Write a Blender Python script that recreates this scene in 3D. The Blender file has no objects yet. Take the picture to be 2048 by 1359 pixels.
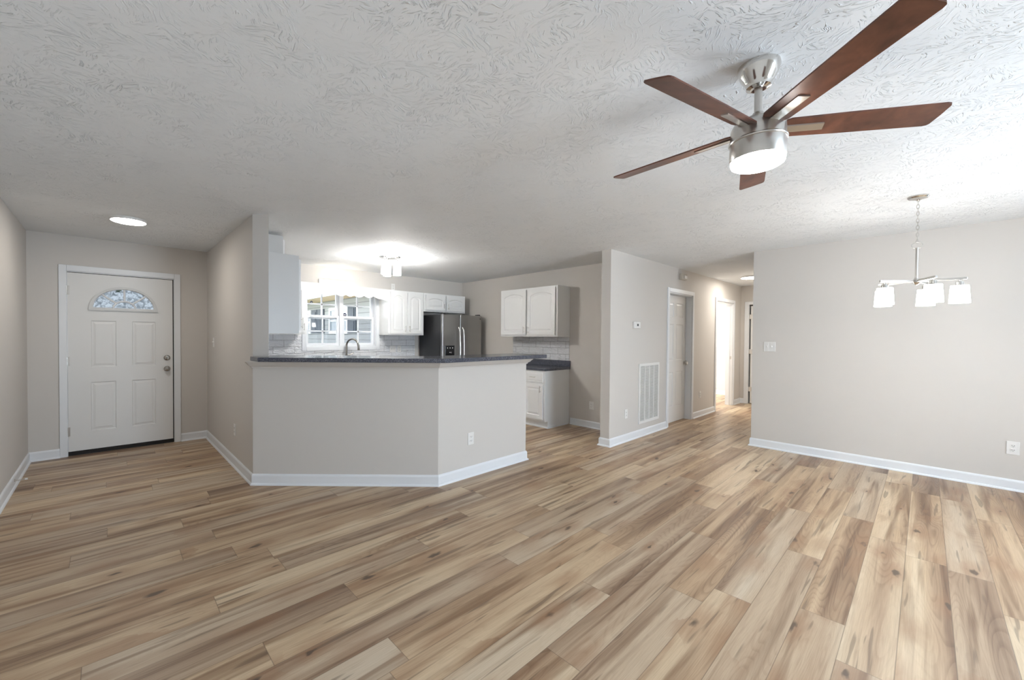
import bpy, bmesh, math, random
from mathutils import Vector, Matrix
PI = math.pi
SC = bpy.context.scene
COL = SC.collection
random.seed(7)

# ------------------------------------------------------------------ camera
H = 2.44
yaw, pitch, roll = 0.8356, -0.0151, 0.0062
fpx, cxp, cyp, camh = 813.4383, 950.9353, 684.9955, 1.3547
fw = Vector((math.cos(yaw)*math.cos(pitch), math.sin(yaw)*math.cos(pitch), math.sin(pitch)))
rt = Vector((math.sin(yaw), -math.cos(yaw), 0)); up = rt.cross(fw)
r2 = math.cos(roll)*rt + math.sin(roll)*up
u2 = -math.sin(roll)*rt + math.cos(roll)*up
cd = bpy.data.cameras.new('camera'); cam = bpy.data.objects.new('camera', cd); COL.objects.link(cam)
M = Matrix((r2, u2, -fw)).transposed().to_4x4(); M.translation = Vector((0, 0, camh)); cam.matrix_world = M
cd.sensor_fit = 'HORIZONTAL'; cd.sensor_width = 36; cd.lens = fpx/2048*36
cd.shift_x = (1024-cxp)/2048; cd.shift_y = (cyp-679.5)/2048
cd.clip_start = 0.02; cd.clip_end = 300
SC.camera = cam

# ------------------------------------------------------------------ world, daylight, exposure
SC.view_settings.view_transform = 'Standard'; SC.view_settings.look = 'None'
SC.view_settings.gamma = 1; SC.view_settings.use_curve_mapping = False
SC.view_settings.exposure = 0.97
w = bpy.data.worlds.new('sky'); SC.world = w; w.use_nodes = True
nt = w.node_tree; nt.nodes.clear()
wo = nt.nodes.new('ShaderNodeOutputWorld'); bg = nt.nodes.new('ShaderNodeBackground')
sky = nt.nodes.new('ShaderNodeTexSky')
try:
    sky.sky_type = 'NISHITA'; sky.sun_disc = False; sky.sun_elevation = math.radians(38); sky.sun_rotation = math.radians(200)
except Exception: pass
mx = nt.nodes.new('ShaderNodeMixRGB'); mx.inputs[0].default_value = 0.86; mx.inputs[2].default_value = (8.0, 8.6, 9.4, 1)
nt.links.new(sky.outputs[0], mx.inputs[1]); nt.links.new(mx.outputs[0], bg.inputs[0]); nt.links.new(bg.outputs[0], wo.inputs[0])
bg.inputs[1].default_value = 0.36

def area(name, loc, rot, sx, sy, power, color):
    l = bpy.data.lights.new(name, 'AREA'); l.shape = 'RECTANGLE'; l.size = sx; l.size_y = sy
    l.energy = power; l.color = color
    o = bpy.data.objects.new(name, l); COL.objects.link(o); o.location = loc; o.rotation_euler = rot
    return o
# daylight entering through an unseen window and an added patio door out of frame, and the bedroom window off the hall
area('daylight_window', (2.9, -3.8, 1.35), (PI/2+.5, 0, 0), 1.5, 1.5, 90, (0.68, 0.84, 1.0))  # lamp outside the unseen window, tilted up to brighten the ceiling
area('added_patio_fill', (6.24, -2.3, 1.0), (PI/2+.12, 0, PI/2), 1.9, 2.0, 105, (0.68, 0.84, 1.0))  # added fill at an unseen patio door, placed so the entry stays dim
area('daylight_bedroom', (9.4, 5.7, 1.4), (-PI/2, 0, 0), 1.6, 1.4, 95, (1.0, 0.98, 0.93))

# ------------------------------------------------------------------ materials
def srgb(r, g, b):
    f = lambda c: (c/255/12.92) if c/255 <= .04045 else ((c/255+.055)/1.055)**2.4
    return (f(r), f(g), f(b), 1)
class NT:
    def __init__(s, name):
        s.m = bpy.data.materials.new(name); s.m.use_nodes = True; s.t = s.m.node_tree; s.t.nodes.clear()
        s.out = s.n('ShaderNodeOutputMaterial'); s.b = s.n('ShaderNodeBsdfPrincipled'); s.l(s.b.outputs[0], s.out.inputs[0])
    def n(s, t, **k):
        o = s.t.nodes.new(t)
        for a, v in k.items(): setattr(o, a, v)
        return o
    def l(s, a, b): s.t.links.new(a, b)
    def val(s, sock, v):
        if hasattr(v, 'is_linked') or hasattr(v, 'links'): s.l(v, sock)
        else: sock.default_value = v
    def math(s, op, a, b=0.0, c=None, clamp=False):
        o = s.n('ShaderNodeMath', operation=op, use_clamp=clamp); s.val(o.inputs[0], a); s.val(o.inputs[1], b)
        if c is not None: s.val(o.inputs[2], c)
        return o.outputs[0]
    def mix(s, f, a, b, mode='MIX'):
        o = s.n('ShaderNodeMixRGB', blend_type=mode); s.val(o.inputs[0], f); s.val(o.inputs[1], a); s.val(o.inputs[2], b); return o.outputs[0]
    def noise(s, vec, scale, detail=2.0, rough=.5, dist=0.0):
        o = s.n('ShaderNodeTexNoise'); s.val(o.inputs['Scale'], scale); o.inputs['Detail'].default_value = detail
        o.inputs['Roughness'].default_value = rough; o.inputs['Distortion'].default_value = dist
        if vec is not None: s.l(vec, o.inputs['Vector'])
        return o.outputs[0]
    def ramp(s, f, stops, interp='LINEAR'):
        o = s.n('ShaderNodeValToRGB'); o.color_ramp.interpolation = interp
        while len(o.color_ramp.elements) > 1: o.color_ramp.elements.remove(o.color_ramp.elements[-1])
        for i, (p, c) in enumerate(stops):
            e = o.color_ramp.elements[0] if i == 0 else o.color_ramp.elements.new(p)
            e.position = p; e.color = c if hasattr(c, '__len__') else (c, c, c, 1)
        s.l(f, o.inputs[0]); return o.outputs[0]
    def sepxyz(s, v):
        o = s.n('ShaderNodeSeparateXYZ'); s.l(v, o.inputs[0]); return o.outputs
    def comb(s, x, y, z):
        o = s.n('ShaderNodeCombineXYZ')
        for i, v in enumerate((x, y, z)): s.val(o.inputs[i], v)
        return o.outputs[0]
    def pos(s): return s.n('ShaderNodeNewGeometry').outputs['Position']
    def bump(s, h, strength, dist):
        o = s.n('ShaderNodeBump'); o.inputs['Strength'].default_value = strength; o.inputs['Distance'].default_value = dist
        s.l(h, o.inputs['Height']); s.l(o.outputs[0], s.b.inputs['Normal'])
def set_(b, **k):
    for a, v in k.items(): b.inputs[a.replace('_', ' ')].default_value = v

def simple(name, col, rough=.5, metal=0.0, var=.03, vscale=6, spec=.5, coat=0, aniso=0):
    t = NT(name); n = t.noise(t.n('ShaderNodeTexCoord').outputs['Object'], vscale, 3)
    dark = tuple(c*(1-var) for c in col[:3])+(1,)
    t.l(t.mix(n, dark, col), t.b.inputs['Base Color'])
    set_(t.b, Roughness=rough, Metallic=metal); t.b.inputs['Specular IOR Level'].default_value = spec
    if coat: t.b.inputs['Coat Weight'].default_value = coat
    if aniso: t.b.inputs['Anisotropic'].default_value = aniso
    return t.m
def emit(name, col, strength, base=(.9, .9, .88, 1)):
    t = NT(name); set_(t.b, Base_Color=base, Roughness=.3)
    t.b.inputs['Emission Color'].default_value = col; t.b.inputs['Emission Strength'].default_value = strength
    return t.m

def wall_paint(name, col):
    t = NT(name); p = t.pos()
    n = t.noise(p, 1.2, 2)
    t.l(t.mix(n, tuple(c*.985 for c in col[:3])+(1,), col), t.b.inputs['Base Color'])
    set_(t.b, Roughness=.62); t.b.inputs['Specular IOR Level'].default_value = .3
    t.bump(t.noise(p, 260, 2), .05, .0006)
    return t.m
MAT = {}
MAT['paint'] = wall_paint('beige_wall_paint', (.640, .608, .572, 1))
MAT['white'] = simple('white_trim_paint', (.80, .82, .845, 1), .35, var=.02)
MAT['doorw'] = simple('white_door_paint', (.76, .755, .74, 1), .4, var=.02)
MAT['cab'] = simple('white_cabinet_thermofoil', (.82, .825, .82, 1), .28, var=.02)
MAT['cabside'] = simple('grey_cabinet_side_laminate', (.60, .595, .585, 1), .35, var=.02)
MAT['chime'] = simple('beige_chime_plastic', (.50, .46, .40, 1), .5)
MAT['ring'] = simple('fanlight_frame_plastic', (.66, .66, .65, 1), .4)
MAT['plate'] = simple('white_plastic', (.80, .79, .77, 1), .35, var=.02)
MAT['slot'] = simple('dark_slot_plastic', (.05, .05, .05, 1), .5)
MAT['nickel'] = simple('brushed_nickel', (.62, .60, .57, 1), .28, 1, var=.08, vscale=40)
MAT['nickelp'] = simple('polished_nickel', (.70, .68, .65, 1), .12, 1, var=.05)
MAT['steel'] = simple('stainless_steel', (.36, .355, .345, 1), .33, 1, var=.06, vscale=3)
MAT['faucet'] = simple('brushed_faucet_steel', (.40, .38, .35, 1), .22, 1, var=.1)
MAT['chrome'] = simple('bright_handle_metal', (.8, .8, .79, 1), .2, 1)
MAT['black'] = simple('black_fridge_side', (.018, .018, .02, 1), .35)
MAT['blackg'] = simple('black_glossy_panel', (.01, .01, .011, 1), .12)
MAT['darkgap'] = simple('door_gap_shade_and_badge', (.015, .013, .012, 1), .8)  # near-black for the shaded door gaps, also the fridge badge
MAT['grillein'] = simple('grille_filter', (.55, .54, .51, 1), .8)

# ceiling: hand-stomped texture
t = NT('stomped_ceiling_plaster'); p = t.pos()
warp = t.n('ShaderNodeTexNoise'); warp.inputs['Scale'].default_value = 5; t.l(p, warp.inputs['Vector'])
vadd = t.n('ShaderNodeVectorMath', operation='SCALE'); t.l(warp.outputs['Color'], vadd.inputs[0]); vadd.inputs['Scale'].default_value = .16
pw = t.n('ShaderNodeVectorMath', operation='ADD'); t.l(p, pw.inputs[0]); t.l(vadd.outputs[0], pw.inputs[1])
vo = t.n('ShaderNodeTexVoronoi'); vo.inputs['Scale'].default_value = 13; t.l(pw.outputs[0], vo.inputs['Vector'])
ang = t.math('MULTIPLY', t.sepxyz(vo.outputs['Color'])[0], 6.283)
vr = t.n('ShaderNodeVectorRotate', rotation_type='Z_AXIS'); t.l(pw.outputs[0], vr.inputs['Vector']); t.l(ang, vr.inputs['Angle'])
mp = t.n('ShaderNodeMapping'); mp.inputs['Scale'].default_value = (130, 24, 24); t.l(vr.outputs[0], mp.inputs['Vector'])
strokes = t.noise(mp.outputs[0], 1.0, 2, .5, .6)
ridge = t.ramp(strokes, [(0, 0), (.55, 0), (.66, 1), (.74, .3), (1, .2)])
big = t.noise(p, 7, 3)
hgt = t.math('ADD', t.math('MULTIPLY', ridge, t.ramp(t.noise(p, 4, 2), [(.35, .25), (.65, 1)])), t.math('MULTIPLY', big, .3))
t.l(t.mix(t.noise(p, 3, 2), (.85, .875, .895, 1), (.87, .89, .905, 1)), t.b.inputs['Base Color'])
set_(t.b, Roughness=.75); t.b.inputs['Specular IOR Level'].default_value = .25
t.bump(hgt, .9, .0046); MAT['ceiling'] = t.m

# oak plank floor; each plank face carries its own random numbers and its own UV in metres
PW, PL = .1708, 1.61
t = NT('oak_plank_flooring')
uv = t.n('ShaderNodeUVMap', uv_map='plank_uv').outputs[0]
at = t.n('ShaderNodeAttribute', attribute_name='plank_rand'); pr_ = t.sepxyz(at.outputs['Color'])
U, V, _ = t.sepxyz(uv)
ox = t.math('MULTIPLY', pr_[0], 41.0); oy = t.math('MULTIPLY', pr_[1], 23.0)
def pv(su, sv, k=0.0):
    return t.comb(t.math('MULTIPLY_ADD', U, su, t.math('ADD', ox, k)), t.math('MULTIPLY_ADD', V, sv, t.math('ADD', oy, k)), t.math('MULTIPLY', pr_[2], 7.0))
tone = pr_[2]
bands = t.noise(pv(.30, 7.0), 1.0, 2, .5, .5)
fibre = t.noise(pv(1.6, 75), 1.0, 3, .55)
fine = t.noise(pv(7, 260), 1.0, 3, .6)
tb = t.math('ADD', t.math('MULTIPLY_ADD', bands, 1.5, -.17), t.math('MULTIPLY_ADD', tone, .26, -.13))
tb = t.math('ADD', tb, t.math('MULTIPLY_ADD', fibre, .20, -.10))
base = t.ramp(tb, [(.12, srgb(134, 107, 84)), (.32, srgb(160, 132, 105)), (.5, srgb(184, 157, 127)), (.68, srgb(202, 178, 147)), (.85, srgb(212, 191, 161)), (1, srgb(217, 198, 169))])
base = t.mix(t.math('MULTIPLY', t.ramp(pr_[1], [(.5, 0), (.7, 1)]), .6), base, t.mix(1.0, base, srgb(226, 230, 243), 'MULTIPLY'))
base = t.mix(t.ramp(fine, [(.3, .22), (.6, 0)]), base, t.mix(1.0, base, srgb(170, 152, 132), 'MULTIPLY'))
# cathedral grain: contour lines of a slow noise, strongest in the dark heartwood
cfield = t.noise(pv(.75, 7.5, 2.7), 1.0, 1, .4, .35)
cl_ = t.math('FRACT', t.math('MULTIPLY', cfield, 30.0))
cline = t.ramp(cl_, [(.0, 1), (.16, .7), (.38, 0), (.9, 0), (1, 1)])
dark = t.ramp(tb, [(.35, 1), (.62, 0)])
base = t.mix(t.math('MULTIPLY', t.math('MULTIPLY_ADD', dark, .26, .07), cline), base, t.mix(1.0, base, srgb(150, 122, 98), 'MULTIPLY'))
# heart streaks running along the board
st = t.noise(pv(.6, 13, 3.1), 1.0, 2, .5, .8)
base = t.mix(t.math('MULTIPLY', t.ramp(st, [(.53, 0), (.70, 1)]), .72), base, t.mix(1.0, base, srgb(152, 124, 102), 'MULTIPLY'))
# knots with soft brown halos
vk = t.n('ShaderNodeTexVoronoi', feature='F1'); vk.inputs['Scale'].default_value = 1.0; vk.inputs['Randomness'].default_value = .9
wn = t.math('MULTIPLY_ADD', t.noise(pv(10, 34, 5.), 1.0, 2), .30, -.15)
kv = t.comb(t.math('ADD', t.math('MULTIPLY_ADD', U, 2.5, ox), wn), t.math('ADD', t.math('MULTIPLY_ADD', V, 6.0, oy), wn), t.math('MULTIPLY', pr_[0], 13.0))
t.l(kv, vk.inputs['Vector'])
ksz = t.ramp(t.sepxyz(vk.outputs['Color'])[0], [(.08, 0), (.12, .40), (1, .95)])
kd = t.math('DIVIDE', vk.outputs['Distance'], t.math('MAXIMUM', ksz, .02))
halo = t.ramp(kd, [(.0, 1), (.16, .8), (.75, 0)], 'EASE'); core = t.ramp(kd, [(.0, 1), (.085, 1), (.16, 0)])
base = t.mix(t.math('MULTIPLY', halo, .58), base, srgb(148, 110, 80))
base = t.mix(t.math('MULTIPLY', core, .82), base, srgb(74, 60, 50))
# hairline checks
cr = t.ramp(t.noise(pv(1.9, 30, 9.), 1.0, 1, .5, .5), [(.66, 0), (.70, 1)])
base = t.mix(t.math('MULTIPLY', cr, .5), base, srgb(92, 74, 60))
grain = fibre
# seams
ev = t.math('MINIMUM', V, t.math('SUBTRACT', PW, V))
Ul = pr_[0]
L_at = t.n('ShaderNodeAttribute', attribute_name='plank_len').outputs['Fac']
eu = t.math('MINIMUM', U, t.math('SUBTRACT', L_at, U))
edge = t.math('MINIMUM', ev, eu)
seam = t.ramp(t.math('MULTIPLY', edge, 100.0), [(.0, 1), (.10, 1), (.22, 0)])
base = t.mix(t.math('MULTIPLY', seam, .55), base, srgb(96, 78, 62))
t.l(base, t.b.inputs['Base Color'])
t.l(t.math('MULTIPLY_ADD', grain, .16, .30), t.b.inputs['Roughness']); t.b.inputs['Specular IOR Level'].default_value = .42
hb = t.math('SUBTRACT', t.math('MULTIPLY', fine, .35), t.math('MULTIPLY', seam, 1.0))
t.bump(hb, .25, .0012); MAT['floor'] = t.m

# fan blade wood
t = NT('walnut_blade_wood'); oc = t.n('ShaderNodeTexCoord').outputs['Object']
a = t.noise(oc, 9, 3, .6, .4); b_ = t.noise(oc, 60, 2)
t.l(t.mix(t.math('MULTIPLY', b_, .3), t.ramp(a, [(.3, srgb(74, 43, 32)), (.5, srgb(106, 64, 48)), (.72, srgb(128, 82, 62))]), srgb(72, 46, 38)), t.b.inputs['Base Color'])
set_(t.b, Roughness=.33); MAT['walnut'] = t.m

# speckled laminate counter
t = NT('speckled_charcoal_laminate'); oc = t.pos()
v1 = t.n('ShaderNodeTexVoronoi'); v1.inputs['Scale'].default_value = 340; t.l(oc, v1.inputs['Vector'])
sp = t.ramp(t.sepxyz(v1.outputs['Color'])[0], [(0, srgb(50, 53, 64)), (.45, srgb(78, 81, 94)), (.8, srgb(104, 105, 116)), (.93, srgb(142, 142, 148))], 'CONSTANT')
t.l(sp, t.b.inputs['Base Color']); set_(t.b, Roughness=.16); t.b.inputs['Specular IOR Level'].default_value = .6; MAT['laminate'] = t.m

# glossy wavy wall tile
t = NT('wavy_white_wall_tile'); p = t.pos(); X, Y, Z = t.sepxyz(p)
bv = t.comb(t.math('ADD', X, Y), t.math('SUBTRACT', Z, .985), 0.0)
br = t.n('ShaderNodeTexBrick'); br.inputs['Scale'].default_value = 1.0; br.inputs['Brick Width'].default_value = .30; br.inputs['Row Height'].default_value = .1
br.inputs['Mortar Size'].default_value = .0022; br.inputs['Mortar Smooth'].default_value = .1
br.inputs['Color1'].default_value = (.82, .83, .85, 1); br.inputs['Color2'].default_value = (.78, .79, .81, 1); br.inputs['Mortar'].default_value = (.30, .30, .31, 1)
t.l(bv, br.inputs['Vector']); t.l(br.outputs['Color'], t.b.inputs['Base Color'])
wav = t.noise(t.comb(t.math('MULTIPLY', t.math('ADD', X, Y), 11), t.math('MULTIPLY', Z, 30), 0.0), 1.0, 2, .5, 1.2)
t.bump(t.math('SUBTRACT', wav, t.math('MULTIPLY', br.outputs['Fac'], .25)), 1.0, .03)
set_(t.b, Roughness=.08); MAT['tile'] = t.m

# clear and leaded glass
def glass(name, rough=0.0, tint=(1, 1, 1, 1), bumpy=0):
    t = NT(name); t.t.nodes.remove(t.b)
    g = t.n('ShaderNodeBsdfGlossy'); g.inputs['Roughness'].default_value = .02
    tr = t.n('ShaderNodeBsdfTransparent'); tr.inputs[0].default_value = tint
    fr = t.n('ShaderNodeFresnel'); fr.inputs[0].default_value = 1.35
    m = t.n('ShaderNodeMixShader'); t.l(fr.outputs[0], m.inputs[0]); t.l(tr.outputs[0], m.inputs[1]); t.l(g.outputs[0], m.inputs[2])
    last = m.outputs[0]
    if bumpy:
        df = t.n('ShaderNodeBsdfTranslucent'); df.inputs[0].default_value = (.05, .056, .062, 1)
        m2 = t.n('ShaderNodeMixShader'); t.l(t.ramp(t.noise(t.pos(), 30, 3, .6, .8), [(.4, .25), (.65, .9)]), m2.inputs[0])
        t.l(last, m2.inputs[1]); t.l(df.outputs[0], m2.inputs[2]); last = m2.outputs[0]
    t.l(last, t.out.inputs[0]); return t.m
MAT['glass'] = glass('clear_window_glass'); MAT['leaded'] = glass('rippled_fanlight_glass', tint=(.13, .14, .15, 1), bumpy=1)
t = NT('insect_screen_mesh'); t.t.nodes.remove(t.b)
tr = t.n('ShaderNodeBsdfTransparent'); df = t.n('ShaderNodeBsdfDiffuse'); df.inputs[0].default_value = (.10, .12, .15, 1)
ms = t.n('ShaderNodeMixShader'); ms.inputs[0].default_value = .30; t.l(tr.outputs[0], ms.inputs[1]); t.l(df.outputs[0], ms.inputs[2]); t.l(ms.outputs[0], t.out.inputs[0]); MAT['screen'] = t.m

# lap siding (outside)
t = NT('grey_lap_siding'); p = t.pos(); Z = t.sepxyz(p)[2]
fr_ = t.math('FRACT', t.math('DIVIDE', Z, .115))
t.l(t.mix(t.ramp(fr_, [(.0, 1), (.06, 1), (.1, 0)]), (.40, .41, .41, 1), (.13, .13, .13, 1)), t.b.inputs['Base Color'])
t.bump(fr_, .6, .01); set_(t.b, Roughness=.7); MAT['siding'] = t.m
MAT['soffit'] = simple('tan_soffit_boards', (.85, .64, .42, 1), .6, var=.25, vscale=9)
MAT['shutter'] = simple('slate_blue_shutter_paint', (.05, .065, .085, 1), .5)
MAT['grass'] = simple('lawn_green', (.16, .20, .08, 1), .9, var=.4, vscale=12)
MAT['concrete'] = simple('porch_concrete', (.45, .44, .42, 1), .8, var=.15, vscale=5)
MAT['leaf'] = simple('tree_leaf_green', (.14, .2, .07, 1), .7, var=.5, vscale=20)
MAT['bark'] = simple('tree_bark', (.16, .13, .1, 1), .9, var=.4, vscale=15)
MAT['roof'] = simple('grey_roof_shingle', (.2, .2, .2, 1), .9, var=.3, vscale=30)
MAT['sticker'] = simple('dark_security_sticker', (.02, .022, .05, 1), .4)
MAT['stickerw'] = simple('white_sticker_print', (.8, .8, .8, 1), .4)
MAT['carpet'] = simple('bedroom_floor_pale_oak', (.55, .47, .36, 1), .5, var=.2, vscale=5)
MAT['display'] = simple('dark_lcd_display', (.05, .055, .06, 1), .2)

# lamps (they give light)
MAT['lampfan'] = emit('fan_lamp_opal_glass', (1, .97, .93, 1), 46)
MAT['lampdisc'] = emit('led_disc_diffuser', (1, .94, .86, 1), 30)
MAT['lampshade'] = emit('chandelier_lit_glass', (1, .97, .93, 1), 14)
MAT['lampkit'] = emit('kitchen_lit_glass', (1, .98, .95, 1), 50)
MAT['lampsink'] = emit('sink_light_tube', (1, .88, .72, 1), 12)

# ------------------------------------------------------------------ mesh helpers
class MB:
    def __init__(s): s.bm = bmesh.new()
    def box(s, x0, x1, y0, y1, z0, z1, bev=0):
        tb = bmesh.new(); bmesh.ops.create_cube(tb, size=1)
        for v in tb.verts: v.co = ((x0+x1)/2+v.co.x*(x1-x0), (y0+y1)/2+v.co.y*(y1-y0), (z0+z1)/2+v.co.z*(z1-z0))
        if bev: bmesh.ops.bevel(tb, geom=list(tb.edges), offset=bev, segments=2, affect='EDGES', profile=.5)
        s.merge(tb); return s
    def merge(s, tb, mat=None):
        if mat is not None: tb.transform(mat)
        me = bpy.data.meshes.new('t'); tb.to_mesh(me); tb.free(); s.bm.from_mesh(me); bpy.data.meshes.remove(me)
    def prism(s, pts, z0, z1, bev=0):
        tb = bmesh.new(); vs = [tb.verts.new((x, y, z0)) for x, y in pts]; f = tb.faces.new(vs)
        r = bmesh.ops.extrude_face_region(tb, geom=[f])
        for v in r['geom']:
            if isinstance(v, bmesh.types.BMVert): v.co.z = z1
        bmesh.ops.recalc_face_normals(tb, faces=tb.faces)
        if bev: bmesh.ops.bevel(tb, geom=[e for e in tb.edges], offset=bev, segments=3, affect='EDGES', profile=.5)
        s.merge(tb); return s
    def profile(s, prof, p0, p1, n, e0=0, e1=0):
        """sweep a (d, z) profile from p0 to p1; d measured along n; e0/e1 mitre slopes (shift along the run per unit d)"""
        tb = bmesh.new(); p0 = Vector(p0); p1 = Vector(p1); n = Vector(n).normalized(); dr = (p1-p0).normalized()
        A = [tb.verts.new((p0+n*d+dr*(-e0*d)) + Vector((0, 0, z))) for d, z in prof]
        B = [tb.verts.new((p1+n*d+dr*(e1*d)) + Vector((0, 0, z))) for d, z in prof]
        k = len(prof)
        for i in range(k): tb.faces.new((A[i], A[(i+1) % k], B[(i+1) % k], B[i]))
        tb.faces.new(A); tb.faces.new(B); bmesh.ops.recalc_face_normals(tb, faces=tb.faces); s.merge(tb); return s
    def cyl(s, p0, p1, r0, r1=None, seg=24, caps=True):
        p0 = Vector(p0); p1 = Vector(p1); d = p1-p0; r1 = r0 if r1 is None else r1
        tb = bmesh.new(); bmesh.ops.create_cone(tb, cap_ends=caps, segments=seg, radius1=r0, radius2=r1, depth=d.length)
        s.merge(tb, Matrix.Translation((p0+p1)/2) @ d.to_track_quat('Z', 'Y').to_matrix().to_4x4()); return s
    def lathe(s, prof, o=(0, 0, 0), seg=40, axis=None):
        tb = bmesh.new(); rings = []
        for r, z in prof:
            rings.append([tb.verts.new((r*math.cos(2*PI*i/seg), r*math.sin(2*PI*i/seg), z)) for i in range(seg)] if r > 1e-6 else [tb.verts.new((0, 0, z))])
        for a, b in zip(rings, rings[1:]):
            for i in range(seg):
                j = (i+1) % seg
                if len(a) == 1 and len(b) == 1: continue
                if len(a) == 1: tb.faces.new((a[0], b[i], b[j]))
                elif len(b) == 1: tb.faces.new((a[i], a[j], b[0]))
                else: tb.faces.new((a[i], a[j], b[j], b[i]))
        bmesh.ops.recalc_face_normals(tb, faces=tb.faces)
        m = Matrix.Translation(Vector(o))
        if axis is not None: m = m @ Vector(axis).to_track_quat('Z', 'Y').to_matrix().to_4x4()
        s.merge(tb, m); return s
    def tube(s, pts, r, seg=12, closed=False):
        tb = bmesh.new(); pts = [Vector(p) for p in pts]; n = len(pts); rings = []
        prev = None
        for i, p in enumerate(pts):
            if closed: d = (pts[(i+1) % n]-pts[i-1]).normalized()
            else: d = (pts[min(i+1, n-1)]-pts[max(i-1, 0)]).normalized()
            if prev is None:
                a = d.orthogonal().normalized()
            else:
                a = (prev-d*prev.dot(d)).normalized()
            prev = a; b = d.cross(a)
            rr = r[i] if hasattr(r, '__len__') else r
            rings.append([tb.verts.new(p+a*rr*math.cos(2*PI*k/seg)+b*rr*math.sin(2*PI*k/seg)) for k in range(seg)])
        for i in range(n if closed else n-1):
            A, B = rings[i], rings[(i+1) % n]
            for k in range(seg): tb.faces.new((A[k], A[(k+1) % seg], B[(k+1) % seg], B[k]))
        if not closed: tb.faces.new(rings[0]); tb.faces.new(rings[-1])
        bmesh.ops.recalc_face_normals(tb, faces=tb.faces); s.merge(tb); return s
    def build(s, name, mat, parent=None, smooth=False, world=False):
        if world and parent is not None:
            s.bm.transform((Matrix.Translation(parent.location) @ parent.rotation_euler.to_matrix().to_4x4()).inverted())
        me = bpy.data.meshes.new(name); s.bm.to_mesh(me); s.bm.free()
        me.materials.append(MAT[mat])
        o = bpy.data.objects.new(name, me); COL.objects.link(o)
        if parent is not None: o.parent = parent
        if smooth:
            for pl in me.polygons: pl.use_smooth = True
            try:
                me.set_sharp_from_angle(angle=math.radians(38))
            except Exception: pass
        return o
def tag(o, label=None, cat=None, group=None, kind=None):
    if label: o['label'] = label
    if cat: o['category'] = cat
    if group: o['group'] = group
    if kind: o['kind'] = kind
    return o
def thing(name, loc, rz=0, label=None, cat=None, group=None, kind=None):
    o = bpy.data.objects.new(name, None); COL.objects.link(o); o.location = loc; o.rotation_euler = (0, 0, rz); o.empty_display_size = .1
    return tag(o, label, cat, group, kind)
def struct(mb, name, mat, label=None):
    o = mb.build(name, mat); o['kind'] = 'structure'
    if label: o['label'] = label
    return o
def dup(root, loc, rz, label, group=None):
    r = root.copy(); COL.objects.link(r); r.location = loc; r.rotation_euler = (0, 0, rz); r['label'] = label
    if group: r['group'] = group
    for ch in list(root.children):
        c = ch.copy(); COL.objects.link(c); c.parent = r
        for g in list(ch.children):
            d = g.copy(); COL.objects.link(d); d.parent = c
    return r

def arch(x0, x1, z0, z1, rise, n=12):
    """closed outline, counter-clockwise seen from the front; flat or arched top"""
    pts = [(x0, z0), (x1, z0)]
    for i in range(n+1):
        f = i/n; x = x1+(x0-x1)*f
        pts.append((x, z1-rise+rise*math.sin(PI*f)**.8 if rise else z1))
    return pts
def panel_slab(mb, w_, h_, th, panels, holes=(), flat_back=True):
    """slab x 0..w, z 0..h, front face at y=0 looking to -y; panels = (x0,x1,z0,z1,rise,depth,bevel); holes = outlines cut right through"""
    bm = bmesh.new()
    def loop(pts, y): return [bm.verts.new((x, y, z)) for x, z in pts]
    def edges(vs): return [bm.edges.new((vs[i], vs[(i+1) % len(vs)])) for i in range(len(vs))]
    outer = [(0, 0), (w_, 0), (w_, h_), (0, h_)]
    fo = loop(outer, 0); bo = loop(outer, th); ef = edges(fo); eb = edges(bo)
    for i in range(4): bm.faces.new((fo[i], fo[(i+1) % 4], bo[(i+1) % 4], bo[i]))
    fe = list(ef); be = list(eb)
    for (x0, x1, z0, z1, rise, dep, bv) in panels:
        L = []
        for ins, y in ((0, 0), (.35*bv, dep), (.9*bv, dep), (1.9*bv, dep*.25)):
            L.append(loop(arch(x0+ins, x1-ins, z0+ins, z1-ins, rise), y))
        fe += edges(L[0])
        for a, b in zip(L, L[1:]):
            k = len(a)
            for i in range(k): bm.faces.new((a[i], a[(i+1) % k], b[(i+1) % k], b[i]))
        bm.faces.new(L[-1])
    for pts in holes:
        a = loop(pts, 0); b = loop(pts, th); fe += edges(a); be += edges(b)
        for i in range(len(a)): bm.faces.new((a[i], a[(i+1) % len(a)], b[(i+1) % len(a)], b[i]))
    bmesh.ops.triangle_fill(bm, use_beauty=True, use_dissolve=True, edges=fe)
    bmesh.ops.triangle_fill(bm, use_beauty=True, use_dissolve=True, edges=be)
    bmesh.ops.recalc_face_normals(bm, faces=bm.faces)
    mb.merge(bm); return mb

SC.cycles.use_denoising = True
# ------------------------------------------------------------------ room shell
XL, YF, XS, XR, HY, KX, HX, XE = -.63, 6.336, .971, 6.037, 2.604, 5.36, 4.593, 9.863
YB = -3.6
CP, PP, EP = (.971, 4.072), (2.215, 2.944), (3.418, 2.944)

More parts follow.
